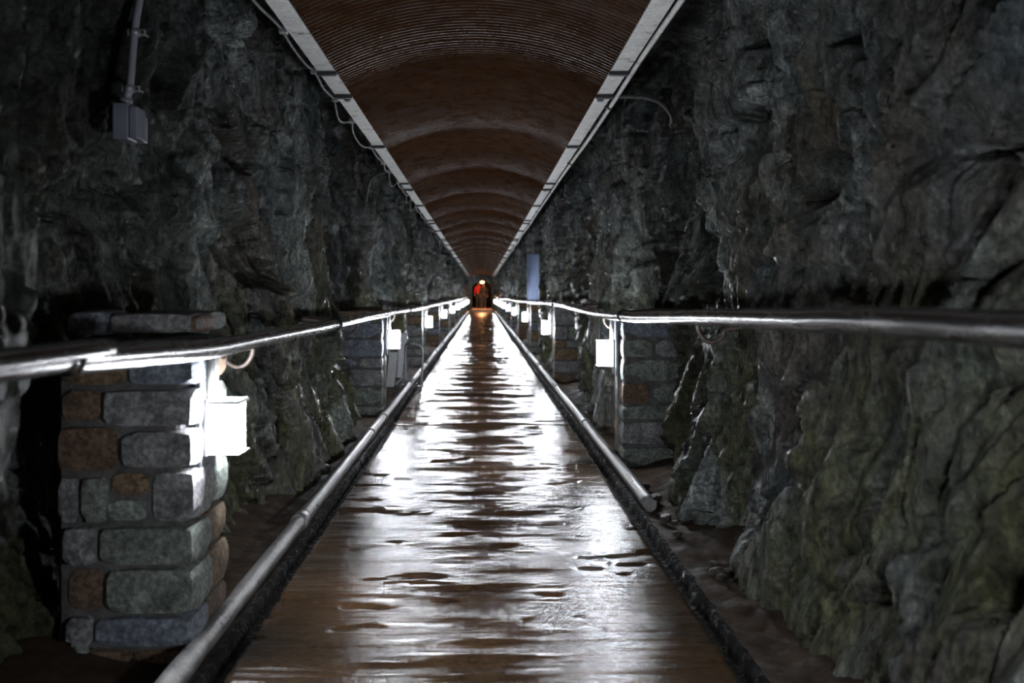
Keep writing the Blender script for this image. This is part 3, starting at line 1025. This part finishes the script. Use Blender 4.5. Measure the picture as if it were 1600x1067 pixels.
def right_conduit():
    x = CXR + STRIPW + 0.026
    root = empty('ceiling_conduit', (x, 2.0, CZ))
    tag(root, 'pale straight conduit running along the outer edge of the ceiling strip', 'conduit')
    pts = []
    rr = random.Random(9)
    y = -1.5
    straps = []
    while y < 58:
        pts.append((rr.uniform(-0.006, 0.010), y - 2.0, -0.014 + rr.uniform(-0.010, 0.006)))
        straps.append(len(pts) - 1)
        y += 1.21
    new_obj('conduit_run', tube_mesh('conduit_run', smooth_path(pts, 4), 0.0125, 9), MSTRIP, root)
    for i in straps[::2]:
        p = pts[i]
        new_obj('strap', tube_mesh('strap', [(p[0], p[1] - 0.02, p[2]), (p[0], p[1] + 0.02, p[2])], 0.0165, 9), MCLIP, root)
        new_obj('strap_arm', box_mesh('strap_arm', p[0] - 0.035, p[0] - 0.01, p[1] - 0.01, p[1] + 0.01, p[2] - 0.006, p[2] + 0.006), MCLIP, root)
right_conduit()

def branch(name, label, pts, y):
    P = [pix(px, py, y + dy) for px, py, dy in pts]
    root = empty(name, P[0])
    tag(root, label, 'conduit')
    o = Vector(root.location)
    sp = smooth_path([p - o for p in P], 6)
    new_obj('conduit_bend', tube_mesh('conduit_bend', sp, 0.011, 10), MCABLE, root)
    new_obj('coupling', tube_mesh('coupling', [sp[2], sp[4]], 0.015, 10), MCABLE, root)
    new_obj('end_coupling', tube_mesh('end_coupling', [sp[-3], sp[-1]], 0.014, 10), MCABLE, root)
branch('branch_conduit', 'grey conduit bending from the pale ceiling conduit down into the rock', [(958, 151, 0), (975, 151, 0), (1005, 152, 0), (1030, 160, 0), (1045, 174, 0.06), (1050, 186, 0.3), (1048, 195, 0.7)], 5.5)
branch('branch_conduit', 'short grey conduit curving off the sagging cable into the rock', [(606, 268, 0), (592, 272, 0), (580, 280, 0.05), (575, 295, 0.15), (572, 315, 0.4)], 9.0)

# loose pale shard by the near pillar
me = stone_mesh('loose_stone', 0.05, 0.09, 0.06, 77, 2)
ls = new_obj('loose_stone', me, STONES[5])
ls.location = (-1.2, 2.86, 0.035)
ls.rotation_euler = (0.2, 0.3, 0.6)
tag(ls, 'small pale bluish stone on the dirt beside the broad pillar', 'stone')

rr = random.Random(21)
MWETS = mat_stone('dark_wet_pebble', (0.03, 0.022, 0.018), (0.13, 0.10, 0.085), 0.35)
smesh = [stone_mesh('loose_stone', 0.07, 0.06, 0.045, 80 + k, 2) for k in range(3)]
for k in range(10):
    o = new_obj('loose_stone', smesh[k % 3], MWETS)
    sc = rr.uniform(0.45, 0.95)
    o.scale = (sc, sc, sc)
    d_ = rr.uniform(3.6, 5.6)
    o.location = (rr.uniform(0.84, 0.93), d_, 0.012 + 0.012 * sc)
    o.rotation_euler = (rr.uniform(-0.2, 0.2), rr.uniform(-0.2, 0.2), rr.uniform(0, 3))
    tag(o, 'small wet stone on the dirt verge near the cut-off pipe end', 'stone', 'stones by the pipe end')

# ------------------------------------------------------------------ warm lamp and people in the far passage
wlamp = empty('hanging_bulb', (0.02, 67.8, 2.12))
tag(wlamp, 'warm orange light hanging from the vault above the two people', 'lamp')
bm = bmesh.new()
bmesh.ops.create_uvsphere(bm, u_segments=14, v_segments=9, radius=0.11)
bmesh.ops.scale(bm, verts=bm.verts, vec=(1.3, 1, 0.8))
new_obj('glass_globe', from_bm('glass_globe', bm), MWARM, wlamp).location = (0, 0, -0.16)
new_obj('socket', tube_mesh('socket', [(0, 0, -0.09), (0, 0, -0.02)], 0.035, 10), MCLIP, wlamp)
new_obj('cord', tube_mesh('cord', [(0, 0, -0.03), (0, 0, 0.06)], 0.008, 6), MCLIP, wlamp)
wl2 = empty('hidden_fill_bulb', (0.0, 62.0, 2.15))  # added out of sight above the doorway to brighten people and passage
tag(wl2, 'unseen warm fill light added behind the top of the far doorway', 'lamp')
bm = bmesh.new()
bmesh.ops.create_uvsphere(bm, u_segments=12, v_segments=8, radius=0.075)
new_obj('glass_globe', from_bm('glass_globe', bm), mat_emit('warm_fill_glow', (1.0, 0.48, 0.20), 2600.0), wl2).location = (0, 0, -0.07)
new_obj('socket', tube_mesh('socket', [(0, 0, -0.04), (0, 0, 0.02)], 0.025, 10), MCLIP, wl2)

def skin_mesh(name, verts, edges, radii, sub=2):
    me = bpy.data.meshes.new(name + '_skeleton')
    me.from_pydata(verts, edges, [])
    ob = bpy.data.objects.new(name + '_skeleton', me)
    COL.objects.link(ob)
    ob.modifiers.new('skin', 'SKIN')
    for i, r in enumerate(radii):
        me.skin_vertices[0].data[i].radius = (r, r) if not hasattr(r, '__len__') else r
    me.skin_vertices[0].data[0].use_root = True
    s = ob.modifiers.new('sub', 'SUBSURF')
    s.levels = sub
    s.render_levels = sub
    bpy.context.view_layer.update()
    dg = bpy.context.evaluated_depsgraph_get()
    res = bpy.data.meshes.new_from_object(ob.evaluated_get(dg))
    res.name = name
    bpy.data.objects.remove(ob)
    return res

MSKIN = mat_simple('skin', (0.45, 0.27, 0.19), 0.5, 0, 0.08, 10, 0.05)
MHAIR = mat_simple('brown_hair', (0.09, 0.05, 0.03), 0.5, 0, 0.3, 30, 0.4)
MTROU = mat_simple('dark_trousers', (0.035, 0.04, 0.055), 0.8, 0, 0.2, 20, 0.2)
MSHOE = mat_simple('brown_shoes', (0.06, 0.04, 0.03), 0.6, 0, 0.2, 20, 0.2)

def person(loc, rotz, s, jacket_col, label, stride, armbend, mtrousers):
    root = empty('person', loc)
    root.rotation_euler = (0, 0, rotz)
    root.scale = (s, s, s)
    tag(root, label, 'person')
    # facing -y; 1.75 m tall
    V, E, R = [], [], []
    def add(p, r, par=None):
        V.append(p); R.append(r)
        if par is not None:
            E.append((par, len(V) - 1))
        return len(V) - 1
    pel = add((0, 0, 0.95), (0.135, 0.10))
    waist = add((0, 0, 1.10), (0.125, 0.09), pel)
    chest = add((0, 0, 1.30), (0.15, 0.10), waist)
    neck0 = add((0, 0.01, 1.44), 0.065, chest)
    neck = add((0, 0, 1.52), 0.052, neck0)
    jaw = add((0, -0.02, 1.585), (0.062, 0.07), neck)
    head = add((0, -0.008, 1.66), (0.075, 0.092), jaw)
    add((0, 0.0, 1.725), (0.055, 0.065), head)
    add((0, -0.105, 1.625), 0.013, head)          # nose
    for q in (-1, 1):
        add((q * 0.083, 0.005, 1.64), 0.014, head)   # ears
    arms, legs = {}, {}
    for q in (-1, 1):
        b = armbend * q
        sh = add((q * 0.185, 0, 1.40), 0.06, chest)
        el = add((q * 0.245, 0.05 - 0.05 * b, 1.13), 0.043, sh)
        wr = add((q * 0.255, -0.06 - 0.08 * b, 0.90), 0.028, el)
        pa = add((q * 0.255, -0.085 - 0.08 * b, 0.83), (0.018, 0.036), wr)
        for k_, (dy, ln) in enumerate(((-0.03, 0.07), (-0.01, 0.082), (0.01, 0.078), (0.028, 0.062))):
            f = add((q * 0.253, -0.09 - 0.08 * b + dy, 0.79), 0.009, pa)
            add((q * 0.245, -0.095 - 0.08 * b + dy, 0.79 - ln * 0.8), 0.008, f)
        th = add((q * 0.245, -0.125 - 0.08 * b, 0.835), 0.010, pa)
        add((q * 0.240, -0.14 - 0.08 * b, 0.80), 0.009, th)
        arms[q] = (V[sh], V[el], V[wr])
        st = stride * q
        hip = add((q * 0.095, 0, 0.90), 0.092, pel)
        kn = add((q * 0.10, -0.04 - 0.10 * st, 0.50), 0.06, hip)
        an = add((q * 0.10, 0.03 - 0.20 * st, 0.10), 0.040, kn)
        toe = add((q * 0.11, -0.13 - 0.20 * st, 0.035), 0.035, an)
        legs[q] = (V[hip], V[kn], V[an], V[toe])
    new_obj('body', skin_mesh('body', V, E, R), MSKIN, root, True)
    # jacket
    V2, E2, R2 = [(0, 0, 0.90), (0, 0, 1.10), (0, 0, 1.30), (0, 0.01, 1.45)], [(0, 1), (1, 2), (2, 3)], [(0.165, 0.125), (0.155, 0.115), (0.175, 0.125), 0.075]
    for q in (-1, 1):
        n = len(V2)
        V2 += [tuple(arms[q][0]), tuple(arms[q][1]), tuple(Vector(arms[q][2]) + Vector((0, 0.01, 0.03)))]
        R2 += [0.078, 0.060, 0.046]
        E2 += [(2, n), (n, n + 1), (n + 1, n + 2)]
    new_obj('jacket', skin_mesh('jacket', V2, E2, R2), mat_simple('jacket_cloth', jacket_col, 0.75, 0, 0.15, 15, 0.2), root, True)
    V3, E3, R3 = [(0, 0, 0.97)], [], [(0.145, 0.11)]
    for q in (-1, 1):
        n = len(V3)
        V3 += [tuple(legs[q][0]), tuple(legs[q][1]), tuple(Vector(legs[q][2]) + Vector((0, 0, 0.0)))]
        R3 += [0.105, 0.075, 0.060]
        E3 += [(0, n), (n, n + 1), (n + 1, n + 2)]
    new_obj('trousers', skin_mesh('trousers', V3, E3, R3), mtrousers, root, True)
    for q in (-1, 1):
        a, t = Vector(legs[q][2]), Vector(legs[q][3])
        new_obj('shoe', skin_mesh('shoe', [tuple(a + Vector((0, 0.03, -0.05))), tuple(a + Vector((0, -0.06, -0.05))), tuple(t + Vector((0, -0.02, 0.01)))], [(0, 1), (1, 2)], [0.05, 0.05, 0.044]), MSHOE, root, True)
    hv = [(0, 0.02, 1.60), (0, 0.025, 1.68), (0, 0.0, 1.735)]
    new_obj('hair', skin_mesh('hair', hv, [(0, 1), (1, 2)], [(0.078, 0.07), (0.088, 0.092), (0.066, 0.072)]), MHAIR, root, True)
    bm_ = bmesh.new()
    for q in (-1, 1):
        mt = Matrix.Translation((q * 0.032, -0.098, 1.655))
        bmesh.ops.create_uvsphere(bm_, u_segments=8, v_segments=6, radius=0.012, matrix=mt)
    new_obj('eyes', from_bm('eyes', bm_), MHAIR, root, True)
    new_obj('mouth', box_mesh('mouth', -0.025, 0.025, -0.100, -0.085, 1.580, 1.590, 0.003), mat_simple('lips', (0.35, 0.12, 0.10), 0.5), root)
    return root

person((-0.22, 66.3, 0.15), math.pi + 0.1, 1.05, (0.62, 0.02, 0.03), 'person in a red jacket walking beside another in the far doorway', 0.5, 0.4, MTROU)
person((0.12, 65.8, 0.15), math.pi - 0.05, 1.0, (0.018, 0.02, 0.022), 'person in a black jacket walking beside another in the far doorway', -0.5, -0.3, MTROU)
